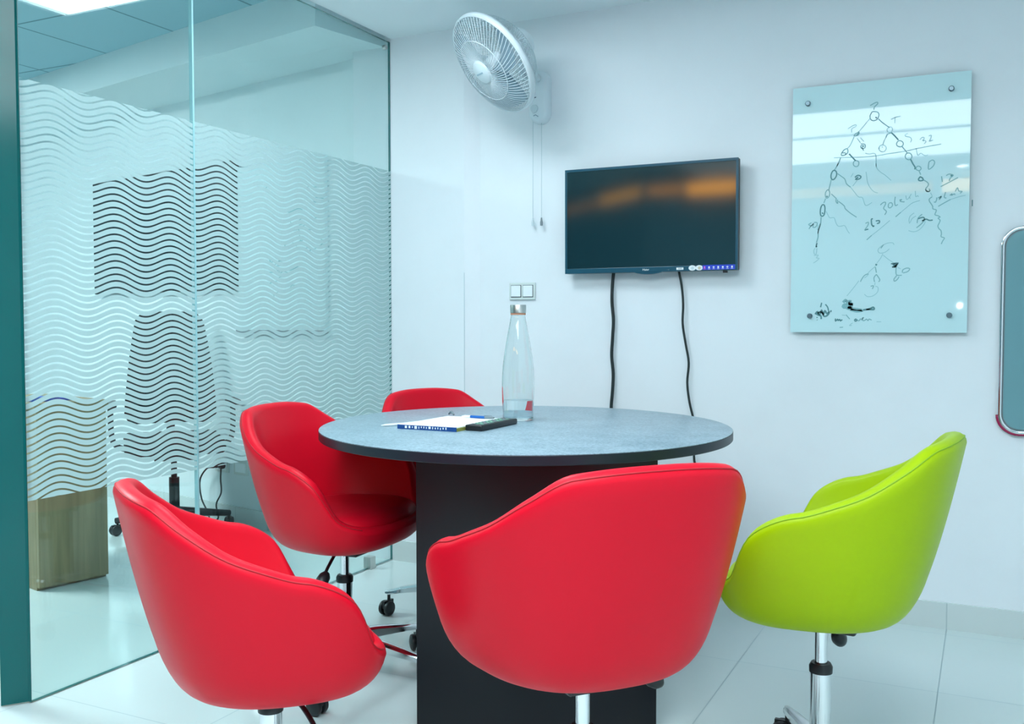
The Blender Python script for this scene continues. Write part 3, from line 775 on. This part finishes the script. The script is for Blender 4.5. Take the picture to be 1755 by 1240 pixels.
rm = thing('remote_control', 'black remote control lying against the notepad, in front of the bottle', 'remote', (-1.357, 2.612, TZ), 0)
bm = BM(); box(bm, -.0285, .0285, -.120, .120, 0, .0175, .004, 3); obj('body', bm, M_BLACKP, rm, sharp=.6)
for i in range(9):
    for j in range(3):
        bm = BM(); box(bm, -.020 + j * .014, -.010 + j * .014, -.095 + i * .021, -.084 + i * .021, .0172, .0192, .001)
        obj('button', bm, M_GREENB if (i + j) % 3 else M_GREYP, rm)
def pen(name, label, a, b, z, body, tipm, r=.0045):
    a = Vector((a[0], a[1], z + r)); b = Vector((b[0], b[1], z + r)); d = b - a
    t = thing(name, label, 'pen', a)
    P = lambda f: d * f
    bm = BM(); tube(bm, [P(.28), P(.72)], r, 14); obj('barrel', bm, body, t, sharp=.7)
    bm = BM(); tube(bm, [P(.0), P(.06), P(.10), P(.28)], [r * .25, r * .6, r * .95, r * .96], 14); obj('tip', bm, tipm[0], t, sharp=.7)
    bm = BM(); tube(bm, [P(.72), P(.9), P(1.)], [r * .9, r * .8, r * .55], 14); obj('end_cap', bm, tipm[1], t, sharp=.7)
    bm = BM(); tube(bm, [P(.95) + Vector((0, 0, r * .4)), P(.93) + Vector((0, 0, r * 1.25)), P(.70) + Vector((0, 0, r * 1.2))], r * .2, 8); obj('clip', bm, tipm[1], t, smooth=True)
pen('ballpoint_pen', 'blue ballpoint pen lying on the notepad near its far edge', (-1.525, 2.722), (-1.402, 2.712), TZ + .0127, M_BLUEPEN, (M_WHITEP, M_GREYP))
pen('white_pen', 'white pen lying on the table along the notepad side, away from the remote', (-1.668, 2.470), (-1.604, 2.592), TZ, M_WHITEP, (M_WHITEP, M_WHITEP), .004)
bm = BM(); tube(bm, spline([(-1.668, 2.885, TZ + .004), (-1.652, 2.876, TZ + .012), (-1.638, 2.868, TZ + .004)], 5), [.0025, .003, .0035, .004, .0045, .005, .0045, .004, .0035, .003, .0025], 10)
tag(obj('small_stopper', bm, M_GREYP, smooth=True), 'tiny dark grey piece on the table beyond the notepad', 'stopper')

# ------------------------------------------------------------------ television and its cables
tv = thing('television', 'black flat screen television mounted on the white wall', 'television', (-1.221, 3.70, 1.515))
tv.rotation_euler.x = math.radians(.5)
HW, HH = .3585, .2135
bm = BM(); box(bm, -HW, HW, .004, .03, -HH, HH, .004); box(bm, -HW * .8, HW * .8, .03, .062, -HH * .75, HH * .8, .006); obj('housing', bm, M_BLACKP, tv)
bm = BM()
for a in ((-HW, HW, HH - .0105, HH), (-HW, HW, -HH, -HH + .0205), (-HW, -HW + .009, -HH + .0205, HH - .0105), (HW - .009, HW, -HH + .0205, HH - .0105)):
    box(bm, a[0], a[1], -.004, .004, a[2], a[3], .0012)
bz = obj('bezel', bm, M_BODY, tv)
bm = BM(); box(bm, -HW + .009, HW - .009, -.0012, .003, -HH + .0205, HH - .0105); obj('screen', bm, M_SCREEN, tv)
bm = BM(); N = 16
lo = [(-.058 + .116 * i / N, -HH - .0085 * math.sin(PI * i / N) ** .7 if 0 < i < N else -HH) for i in range(N + 1)]
vs = [[bm.verts.new((x, y, z)) for x, z in lo] + [bm.verts.new((.058, y, -HH + .004)), bm.verts.new((-.058, y, -HH + .004))] for y in (-.003, .012)]
bm.faces.new(vs[0]); bm.faces.new(vs[1][::-1])
for i in range(len(vs[0])): j = (i + 1) % len(vs[0]); bm.faces.new((vs[0][i], vs[0][j], vs[1][j], vs[1][i]))
obj('chin', bm, M_BODY, tv)
bm = BM(); box(bm, .301, .318, -.003, .01, -HH - .010, -HH + .001, .002); obj('sensor', bm, M_BLACKP, tv)
bm = BM(); box(bm, -.09, .09, .055, .0645, -.09, .09); obj('wall_mount', bm, M_BLACKP, tv)
def text(name, s, size, M, mat, parent, depth=.0004):
    cu = bpy.data.curves.new(name, 'FONT'); cu.body = s; cu.size = size; cu.extrude = depth; cu.align_x = 'CENTER'; cu.align_y = 'CENTER'
    tmp = bpy.data.objects.new(name, cu); COL.objects.link(tmp)
    dg = bpy.context.evaluated_depsgraph_get(); me = bpy.data.meshes.new_from_object(tmp.evaluated_get(dg))
    bpy.data.objects.remove(tmp); bpy.data.curves.remove(cu)
    o = link(name, me, mat, parent); me.transform(M); return o
UP = Matrix.Rotation(PI / 2, 4, 'X')
text('maker_lettering', 'Haier', .0125, Matrix.Translation((-.008, -.0044, -HH + .0095)) @ UP, M_WHITEP, bz)
text('small_lettering', '\u2013\u2013y', .007, Matrix.Translation((.083, -.0044, -HH + .008)) @ UP, M_GREYP, bz)
bm = BM(); box(bm, .118, .146, -.0052, -.004, -HH + .0055, -HH + .0145); st = obj('white_sticker', bm, M_WHITEP, tv)
text('sticker_print', 'HDMI', .0062, Matrix.Translation((.132, -.0054, -HH + .010)) @ UP, M_GREYP, st, .0001)
for x in (.1815, .209):
    bm = BM(); lathe(bm, [(0, 0), (.0145, 0), (.0145, .0012), (0, .0012)], 28, Matrix.Translation((x, -.004, -HH + .0115)) @ UP @ Matrix.Diagonal((1, .72, 1, 1)))
    o = obj('oval_sticker', bm, M_WHITEP, tv)
    bm = BM(); lathe(bm, [(0, 0), (.006, 0), (.006, .0004), (0, .0004)], 20, Matrix.Translation((x + .001, -.0052, -HH + .011)) @ UP)
    obj('sticker_dot', bm, pbr('pale_tan', lin(206, 196, 170), .5) if x > .2 else M_FANG, o)
bm = BM(); box(bm, .2225, HW - .0095, -.0052, -.004, -HH + .003, -HH + .0215); st = obj('blue_sticker', bm, pbr('royal_blue_label', lin(32, 66, 196), .4), tv); st['label'] = 'blue label strip with small white icons'
for i in range(7):
    x = .2305 + i * .0178
    bm = BM()
    if i % 3 == 0: box(bm, x - .003, x + .003, -.0056, -.0051, -HH + .009, -HH + .0165)
    elif i % 3 == 1: lathe(bm, [(0, 0), (.0036, 0), (.0036, .0004), (0, .0004)], 12, Matrix.Translation((x, -.0052, -HH + .0125)) @ UP)
    else:
        box(bm, x - .004, x + .004, -.0056, -.0051, -HH + .0115, -HH + .0145); box(bm, x - .0012, x + .0012, -.0056, -.0051, -HH + .0085, -HH + .0165)
    box(bm, x - .0045, x + .0045, -.0056, -.0051, -HH + .0055, -HH + .0068)
    obj('icon', bm, M_WHITEP if i else pbr('pink_icon', lin(220, 110, 200), .5), st)
def wavy(x0, x1, z0, z1, amp, n, y=3.752, seed=1):
    R_ = random.Random(seed); P = []
    for i in range(n + 1):
        f = i / n; P.append((x0 + (x1 - x0) * f + amp * math.sin(i * 1.9 + seed) + R_.uniform(-.3, .3) * amp, y, z0 + (z1 - z0) * f))
    return spline(P, 5)
bm = BM(); tube(bm, wavy(-1.385, -1.388, 1.330, .012, .0045, 18, y=3.744, seed=2), .0068, 10)
tag(obj('power_cable', bm, M_CABLE, smooth=True), 'thicker black cable hanging below the lettered middle of the television', 'cable', None)
bm = BM(); tube(bm, wavy(-1.108, -1.035, 1.330, .55, .006, 10, y=3.745, seed=5) + spline([(-1.035, 3.745, .55), (-1.022, 3.745, .42), (-1.012, 3.745, .25), (-1.008, 3.744, .006)], 4)[1:], .0046, 10)
tag(obj('signal_cable', bm, M_CABLE, smooth=True), 'thinner black cable hanging below the small white sticker of the television', 'cable', None)

# ------------------------------------------------------------------ glass writing board
bx0, bz0 = -.670, 1.064
gb = thing('wall_mounted_glass_board', 'pale frameless glass writing board covered in marker tree diagrams', 'whiteboard', (bx0, 3.738, bz0))
bm = BM(); box(bm, 0, .604, 0, .008, 0, .910)
for f in bm.faces: f.material_index = 0 if abs(f.calc_center_median().y) < .001 else 1
obj('glass_panel', bm, [M_BOARD, M_BOARDEDGE], gb)
for x, z in ((.055, .849), (.541, .853), (.071, .061), (.547, .062)):
    bm = BM(); lathe(bm, [(0, .012), (.007, .012), (.0095, .009), (.0095, 0), (.0075, 0), (.0075, -.027), (0, -.027)], 24, frame_to((x, 0, z), (0, -1, 0)))
    obj('standoff_bolt', bm, M_BOLT, gb, sharp=.6)
def ribbon(bm, pts, w, mi):
    P = spline([(x / 1000, -.0006 - .00005 * mi, z / 1000) for x, z in pts], 3) if len(pts) > 2 else [Vector((x / 1000, -.0006, z / 1000)) for x, z in pts]
    prev = None
    for i, p in enumerate(P):
        t = (P[min(i + 1, len(P) - 1)] - P[max(i - 1, 0)]); t.y = 0
        if t.length < 1e-7: continue
        t.normalize(); n = Vector((-t.z, 0, t.x)) * w / 2
        cur = (bm.verts.new(p + n), bm.verts.new(p - n))
        if prev:
            f = bm.faces.new((prev[0], prev[1], cur[1], cur[0])); f.material_index = mi
        prev = cur
bm = BM()
for w, l in STROKES:
    ribbon(bm, list(zip(l[0::2], l[1::2])), {1: .0026, 2: .0034, 3: .0046, 4: .0062, 5: .010}[w], {1: 0, 2: 1, 3: 2, 4: 2, 5: 1}[w])
mw = obj('marker_writing', bm, [M_INKA, M_INKB, M_INKC], gb); mw['label'] = 'dark green marker diagrams and scribbles'

# ------------------------------------------------------------------ wall fan
C_ = Vector((-1.748, 3.38, 2.109)); n_ = Vector((-.434, -.651, -.622)).normalized()
FM = frame_to(C_, n_)
fan = thing('wall_fan', 'white oscillating wall fan tilted down, high on the wall', 'fan', (-1.715, YW, 2.05))
INV = Matrix.Translation(-Vector((-1.715, YW, 2.05)))
def fobj(name, bm, m, parent=None, **kw):
    o = obj(name, bm, m, parent or fan, **kw); return o
def FB(bm, M): bmesh.ops.transform(bm, matrix=INV @ M, verts=bm.verts)
R0 = .205
def cage(front):
    bm = BM(); nw = 72
    s = 1 if front else -1
    def P(f, a, tw=0.):
        r = .046 + (R0 - .046) * f; z = s * (.052 * (1 - f ** 2.4) + .012) if front else s * (.115 * (1 - f ** 3.0) + .004)
        return Vector((r * math.cos(a + tw * f), r * math.sin(a + tw * f), z))
    for i in range(nw):
        a = 2 * PI * i / nw
        tube(bm, [P(f / 7, a, .5 if front else -.3) for f in range(8)], .0013, 4, caps=False)
    for f in ((.0, .5, 1.) if front else (0., .55, 1.)):
        tube(bm, [P(f, 2 * PI * i / 72) for i in range(72)], .0028 if f in (0., 1.) else .0018, 6, closed=True)
    FB(bm, FM); return bm
fobj('front_cage', cage(True), M_FANW, smooth=True)
fobj('rear_cage', cage(False), M_FANG, smooth=True)
bm = BM(); lathe(bm, [(R0 - .002, .014), (R0 + .006, .012), (R0 + .008, 0), (R0 + .006, -.012), (R0 - .002, -.010)], 96, close=True); FB(bm, FM); fobj('cage_rim', bm, M_FANW, smooth=True)
bm = BM(); lathe(bm, [(0, .078), (.030, .076), (.044, .070), (.048, .062), (.044, .058), (0, .058)], 40); FB(bm, FM); hc = fobj('badge_cap', bm, M_FANW, sharp=.6)
bm = BM(); box(bm, -.022, .022, -.003, .003, .0775, .0790); FB(bm, FM); fobj('badge_print', bm, pbr('pale_blue_print', lin(160, 186, 200), .5), hc)
bm = BM(); lathe(bm, [(0, .030), (.022, .028), (.032, .018), (.034, -.03), (0, -.03)], 32); FB(bm, FM); fobj('blade_hub', bm, M_FANW, sharp=.6)
for k3 in range(3):
    bm = BM(); na, nr = 14, 10; G = []
    for i in range(nr + 1):
        f = i / nr; r = .030 + .158 * f; row = []
        wd = .55 + .5 * math.sin(PI * min(f * .75 + .12, 1)); 
        for j in range(na + 1):
            q = j / na - .5; a = k3 * 2 * PI / 3 + q * wd * 1.15 + .35 * f
            row.append(bm.verts.new((r * math.cos(a), r * math.sin(a), .030 * -q * (1.2 - .5 * f) * 2 + .004 * math.cos(q * 3))))
        G.append(row)
    for i in range(nr):
        for j in range(na): bm.faces.new((G[i][j], G[i][j + 1], G[i + 1][j + 1], G[i + 1][j]))
    bmesh.ops.solidify(bm, geom=list(bm.faces), thickness=.002)
    FB(bm, FM); fobj('blade', bm, M_BLADE, smooth=True)
bm = BM(); lathe(bm, [(0, -.195), (.035, -.192), (.056, -.176), (.062, -.15), (.062, -.11), (.055, -.10), (0, -.10)], 40); FB(bm, FM); fobj('motor_housing', bm, M_FANW, sharp=.7)
mc = FM @ Vector((0, 0, -.15))
bm = BM(); tube(bm, spline([mc + Vector((0, 0, -.03)), mc + Vector((.0, .06, -.10)), Vector((-1.712, 3.70, 2.12))], 6), .019, 14); FB(bm, Matrix.Identity(4)); fobj('arm', bm, M_FANW, smooth=True)
bm = BM()
pl = []
for i in range(33):
    a = PI * i / 32; pl.append((-.040 * math.cos(a) if True else 0, .046 * math.sin(a) + .07))
lo = [(-.040, -.055)] + [(-.040 * math.cos(PI + PI * i / 16) * -1 * -1, 0) for i in range(0)]
outl_ = [(.043 * math.cos(2 * PI * i / 64), .043 * math.sin(2 * PI * i / 64) * 1.0 + (.068 if i < 32 else -.068)) for i in range(64)]
rows = []
for ins, yy in ((0, 0), (0, -.035), (.004, -.045), (.012, -.051), (.024, -.053)):
    rows.append([bm.verts.new((x * (1 - ins / .043), yy, z * (1 - ins / .115))) for x, z in outl_])
for A_, B_ in zip(rows[:-1], rows[1:]):
    for i in range(64): bm.faces.new((A_[i], A_[(i + 1) % 64], B_[(i + 1) % 64], B_[i]))
bm.faces.new(rows[0][::-1]); bm.faces.new(rows[-1])
br = fobj('bracket', bm, M_FANW, sharp=.7)
bm = BM(); lathe(bm, [(0, .006), (.016, .006), (.018, 0), (0, 0)], 28, frame_to((-.012, -.0525, -.052), (0, -1, 0))); fobj('speed_dial', bm, M_FANG, br, sharp=.6)
bm = BM(); tube(bm, [(-.028, -.054, -.016), (-.022, -.054, -.008), (-.004, -.054, -.005)], .0022, 6); fobj('print_mark', bm, pbr('dark_blue_print', lin(60, 90, 112), .5), br)
bm = BM(); tube(bm, [(-.016, -.054, -.082), (-.006, -.054, -.078), (.006, -.054, -.086)], .0014, 6); fobj('print_mark', bm, pbr('grey_blue_print', lin(120, 150, 166), .5), br)
for x in (-.030, .010):
    bm = BM(); tube(bm, [(x, -.028, -.10), (x, -.028, -.515)], .0012, 6); pc = fobj('pull_cord', bm, M_FANG, smooth=True)
    bm = BM(); lathe(bm, [(0, .02), (.003, .019), (.0045, .006), (.006, 0), (.006, -.014), (0, -.015)], 14, Matrix.Translation((x, -.028, -.525))); fobj('bead', bm, M_GREYP if x > 0 else M_FANG, pc, sharp=.7)

# ------------------------------------------------------------------ small things on the walls
sw = thing('light_switch', 'white double switch plate low on the wall near the bottle cap', 'switch', (-1.805, YW, 1.235))
bm = BM(); box(bm, -.062, .062, -.010, 0, -.037, .037, .003); obj('plate', bm, M_PLATE, sw)
for x in (-.0285, .0285):
    bm = BM(); box(bm, x - .0245, x + .0245, -.0108, -.0098, -.0265, .0265); gp = obj('switch_surround', bm, M_GAP, sw)
    bm = BM(); box(bm, x - .0225, x + .0225, -.0150, -.0104, -.0235, .0245, .002); obj('rocker', bm, M_SWITCH, gp)
mr = thing('wall_mirror', 'rounded upright panel with chrome and maroon rim at the right edge of the frame', 'mirror', (.17, YW, 1.073))
def rrect(hw, hh, r, n=8):
    P = []
    for sx, sy, a0 in ((1, 1, 0), (-1, 1, PI / 2), (-1, -1, PI), (1, -1, 3 * PI / 2)):
        for i in range(n + 1):
            a = a0 + PI / 2 * i / n; P.append((sx * (hw - r) + r * math.cos(a), sy * (hh - r) + r * math.sin(a)))
    return P
def plate(bm, P, y0, y1):
    a = [bm.verts.new((x, y0, z)) for x, z in P]; b = [bm.verts.new((x, y1, z)) for x, z in P]
    bm.faces.new(a); bm.faces.new(b[::-1])
    for i in range(len(P)): j = (i + 1) % len(P); bm.faces.new((a[i], a[j], b[j], b[i]))
bm = BM(); plate(bm, rrect(.126, .350, .06), -.020, 0); obj('backing', bm, M_GREYP, mr)
bm = BM(); plate(bm, rrect(.118, .342, .055), -.023, -.0195); obj('face', bm, M_MIRROR, mr)
up_ = [p for p in rrect(.128, .352, .062, 10)]
bm = BM(); tube(bm, [(x, -.018, z) for x, z in up_], .0075, 10, closed=True); obj('rim', bm, M_CHROME, mr, smooth=True)
lowp = [p for p in rrect(.135, .359, .066, 10) if p[1] < -.24]
bm = BM(); tube(bm, [(x, -.018, z) for x, z in lowp], .006, 10); o = obj('lower_rim', bm, M_MAROON, mr, smooth=True); o['label'] = 'maroon lower edge'
bm = BM(); box(bm, .0, .003, 0, .0012, 0, .022); o = obj('trim_2', bm, M_INKC)
o.location = (-.058, YW - .0013, 1.508); struct(o, 'short dark pen stroke on the wall beside the glass writing board')

# ------------------------------------------------------------------ the neighbouring room
def fobj2(name, label, cat, s, d, z, group=None):
    p = fw(s, d, z); t = thing(name, label, cat, p, math.atan2(fd.y, fd.x), group); return t
ws = fobj2('wall_screen', 'large black wall screen seen through the wavy film', 'screen', -.52, 0, 1.62)
bm = BM(); box(bm, -.72, .72, -.05, -.002, -.345, .345, .006); obj('housing', bm, M_FARBLK, ws)
bm = BM(); box(bm, -.70, .70, -.053, -.049, -.33, .33); obj('panel', bm, pbr('dark_panel', lin(14, 24, 28), .35), ws)
fwb = fobj2('whiteboard', 'pale board with dark lower edge seen blurred through the film', 'whiteboard', .56, 0, 1.49)
bm = BM(); box(bm, -.35, .35, -.022, -.002, -.43, .43); obj('board', bm, pbr('dull_pale_board', lin(206, 228, 232), .5), fwb)
bm = BM(); box(bm, -.35, .35, -.045, -.002, -.447, -.428, .003); obj('pen_ledge', bm, M_GREYP, fwb)
bm = BM()
rnd = random.Random(11)
for i in range(26):
    x = rnd.uniform(-.12, .28); z = rnd.uniform(-.25, .32); P = [(x + rnd.uniform(0, .05) * j, -.0232, z + rnd.uniform(-.02, .02)) for j in range(4)]
    tube(bm, spline(P, 3), .0018, 5)
obj('marker_scribble', bm, M_INKB, fwb)
cab = thing('wood_cabinet', 'greige wood cabinet standing beyond the glass partition', 'cabinet', (-3.43, 2.79, 0), 0)
ang = math.atan2(.293, .06) - PI / 2
cab.rotation_euler.z = ang
bm = BM(); box(bm, -.56, -.02, -.150, .150, .0, .745, .002); obj('body', bm, M_WOOD, cab)
bm = BM(); box(bm, -.02, 0.0, -.150, .150, .012, .745, .0015); obj('front_panel', bm, M_WOOD, cab)
bm = BM(); box(bm, -.565, .008, -.158, .158, .745, .770, .002); obj('top', bm, M_WOOD, cab)
bm = BM(); box(bm, -.09, .09, -.03, .03, 0, .012, .004); box(bm, -.09, .02, -.03, .03, .012, .020, .003)
o = obj('blue_folder', bm, M_BLUE); o.location = (-3.55, 2.79, .770); o.rotation_euler.z = ang + 1.45; tag(o, 'bright blue flat item lying on top of the wood cabinet', 'folder')
oc = thing('office_chair', 'black office chair seen through the film in the next room', 'office chair', (-3.77, 3.68, 0), .85)
bm = BM()
G = []
for i in range(13):
    f = i / 12; z = .56 + .60 * f; hw = .235 - .07 * f ** 1.6 - (.03 if i in (0, 12) else 0); row = []
    for j in range(9):
        q = j / 8 * 2 - 1; row.append(bm.verts.new((hw * q, .20 - .05 * (1 - q * q) * -1 + .05 * f - .05 * math.sin(PI * f), z)))
    G.append(row)
for i in range(12):
    for j in range(8): bm.faces.new((G[i][j], G[i][j + 1], G[i + 1][j + 1], G[i + 1][j]))
bmesh.ops.solidify(bm, geom=list(bm.faces), thickness=.035); obj('backrest', bm, M_MESHBK, oc, smooth=True)
bm = BM(); box(bm, -.24, .24, -.25, .22, .44, .52, .03, 4); obj('seat', bm, M_MESHBK, oc, sharp=.8)
bm = BM(); tube(bm, spline([(0, .05, .42), (0, .22, .42), (0, .27, .55), (0, .255, .75)], 5), .022, 10); obj('back_bracket', bm, M_BLACKP, oc, smooth=True)
for s in (-1, 1):
    bm = BM(); tube(bm, spline([(s * .22, .0, .45), (s * .29, .0, .50), (s * .30, .02, .68)], 5), .014, 10); box(bm, s * .30 - .03, s * .30 + .03, -.12, .12, .675, .70, .008); obj('armrest', bm, M_BLACKP, oc)
bm = BM(); box(bm, -.10, .10, -.12, .12, .40, .44, .006); obj('mechanism', bm, M_BLACKP, oc)
bm = BM(); lathe(bm, [(0, .10), (.026, .10), (.026, .30), (.015, .30), (.015, .40), (0, .40)], 24); obj('gas_lift', bm, M_BLACKP, oc, sharp=.6)
for k5 in range(5):
    a = .3 + k5 * 2 * PI / 5; bm = BM(); tube(bm, [(.02 * math.cos(a), .02 * math.sin(a), .12), (.30 * math.cos(a), .30 * math.sin(a), .075)], [.026, .016], 10)
    lg = obj('leg', bm, M_BLACKP, oc, smooth=True)
    bm = BM(); caster(bm, (.29 * math.cos(a), .29 * math.sin(a)), a + .8); tube(bm, [(.29 * math.cos(a), .29 * math.sin(a), .04), (.29 * math.cos(a), .29 * math.sin(a), .08)], .006, 8); obj('caster', bm, M_BLACKP, lg, sharp=.7)
for i, (s, lb) in enumerate(((.02, 'white socket with the looped black cable plugged in, low beyond the glass'), (.19, 'blank white socket plate low beyond the glass, next to the plugged one'))):
    so = fobj2('wall_socket', lb, 'socket', s, 0, .312, 'sockets beyond the glass')
    bm = BM(); box(bm, -.06, .06, -.010, 0, -.04, .04, .003); obj('plate', bm, M_PLATE, so)
    bm = BM(); box(bm, -.045, .045, -.013, -.009, -.026, .026, .002); obj('insert', bm, M_SWITCH, so)
for i, (s, pts, lb) in enumerate(((.045, [(.05, .016, .30), (.052, .02, .24), (.07, .03, .17), (.03, .035, .10), (.055, .04, .03), (.02, .06, .006)], 'black plug lead dropping straight from the far socket to the floor'),
                              (-.01, [(-.01, .016, .30), (-.06, .03, .29), (-.12, .035, .22), (-.10, .04, .12), (-.02, .05, .04), (.02, .09, .006), (-.12, .12, .006)], 'black plug lead looping sideways from the far socket'))):
    t = fobj2('plug_lead', lb, 'cable', s, 0, 0, 'plug leads beyond the glass')
    bm = BM(); lathe(bm, [(0, 0), (.016, 0), (.018, .012), (.012, .030), (0, .032)], 16, frame_to((0, -.0135, .312), (0, -1, 0))); obj('plug', bm, M_CABLE, t, sharp=.7)
    bm = BM(); tube(bm, spline([(0, -.043, .312)] + [(p[0] - s, -p[1] - .02, p[2]) for p in pts], 6), .0045, 8); obj('lead', bm, M_CABLE, t, smooth=True)

# ------------------------------------------------------------------ lamps
def panel_light(name, label, x0, x1, y0, y1, z, m, group=None):
    t = thing(name, label, 'ceiling light', ((x0 + x1) / 2, (y0 + y1) / 2, z), 0, group); hx, hy = (x1 - x0) / 2, (y1 - y0) / 2
    bm = BM()
    for a in ((-hx, hx, -hy, -hy + .02), (-hx, hx, hy - .02, hy), (-hx, -hx + .02, -hy + .02, hy - .02), (hx - .02, hx, -hy + .02, hy - .02)): box(bm, a[0], a[1], a[2], a[3], -.014, 0)
    obj('frame', bm, M_WHITEP, t)
    bm = BM(); box(bm, -hx + .02, hx - .02, -hy + .02, hy - .02, -.008, -.001); obj('diffuser', bm, m, t)
    return t
panel_light('ceiling_light', 'wide lit ceiling panel over the camera, nearer the board', -1.70, .45, .53, 1.36, CZ, M_LAMP)
panel_light('ceiling_light', 'wide lit ceiling panel over the camera, farther from the board', -1.70, .45, -.62, .50, CZ, M_LAMP)
panel_light('ceiling_light', 'square lit ceiling panel over the table beside the glass', -2.05, -1.45, 2.25, 2.85, CZ, M_LAMPKEY)
panel_light('ceiling_light', 'square lit ceiling panel in the neighbouring room', -5.7, -4.5, 1.5, 2.6, CZF, M_LAMPFAR)
X_ = Vector((-1, 0, 0))
transom(3, Vector((-2.12, -1.9, 0)), X_, .56, 2.235, 2.372, M_WARM)
transom(4, Vector((-2.70, -1.9, 0)), X_, .38, 2.25, 2.372, M_WARMDIM)
transom(5, Vector((-3.12, -1.92, 0)), wd_, 1.0, 2.25, 2.39, M_WARMDIM2)
transom(6, Vector((-3.12, -1.92, 0)) + wd_ * 1.03, wd_, 1.6, 2.25, 2.37, M_WARMFAINT)
transom(7, Vector((.55, -1.9, 0)), X_, .95, 2.235, 2.372, M_WARMPALE)
transom(8, Vector((-.45, -1.9, 0)), X_, 1.5, 2.25, 2.36, M_WARMDIM2)

dl = thing('downlight', 'small round ceiling downlight behind the camera', 'downlight', (-.21, -1.27, CZ))
bm = BM(); lathe(bm, [(.046, -.012), (.062, -.010), (.066, 0), (.046, 0)], 28, close=True); obj('rim', bm, M_WHITEP, dl, sharp=.6)
bm = BM(); lathe(bm, [(0, -.006), (.044, -.006), (.044, -.001), (0, -.001)], 28); obj('lens', bm, M_SPOT, dl)
dl = thing('wall_lamp', 'small round wall lamp behind the camera', 'wall lamp', (-.226, -1.9, 1.25))
bm = BM(); lathe(bm, [(.022, .028), (.036, .024), (.040, 0), (.022, 0)], 28, frame_to((0, 0, 0), (0, 1, 0)), close=True); obj('rim', bm, M_WHITEP, dl, sharp=.6)
bm = BM(); lathe(bm, [(0, .022), (.020, .022), (.020, .002), (0, .002)], 28, frame_to((0, 0, 0), (0, 1, 0))); obj('lens', bm, M_SPOT, dl)

# ------------------------------------------------------------------ camera, world, colour management
cam = bpy.data.cameras.new('camera'); co = bpy.data.objects.new('camera', cam); COL.objects.link(co)
co.location = (0, 0, 1.10); co.rotation_euler = (PI / 2 - .04085, 0, .45844)
cam.sensor_width = 36; cam.lens = 1651.5 / 1755 * 36; cam.clip_start = .05
SC.camera = co
w = bpy.data.worlds.new('world'); SC.world = w; w.use_nodes = True
w.node_tree.nodes['Background'].inputs[0].default_value = (.6, .85, .95, 1); w.node_tree.nodes['Background'].inputs[1].default_value = .3
SC.view_settings.view_transform = 'Standard'; SC.view_settings.look = 'None'
SC.view_settings.exposure = -0.13; SC.view_settings.gamma = 1; SC.view_settings.use_curve_mapping = False
cy = SC.cycles
cy.use_denoising = True
cy.max_bounces = 14; cy.diffuse_bounces = 6; cy.glossy_bounces = 6; cy.transmission_bounces = 10; cy.transparent_max_bounces = 24
cy.sample_clamp_indirect = 8
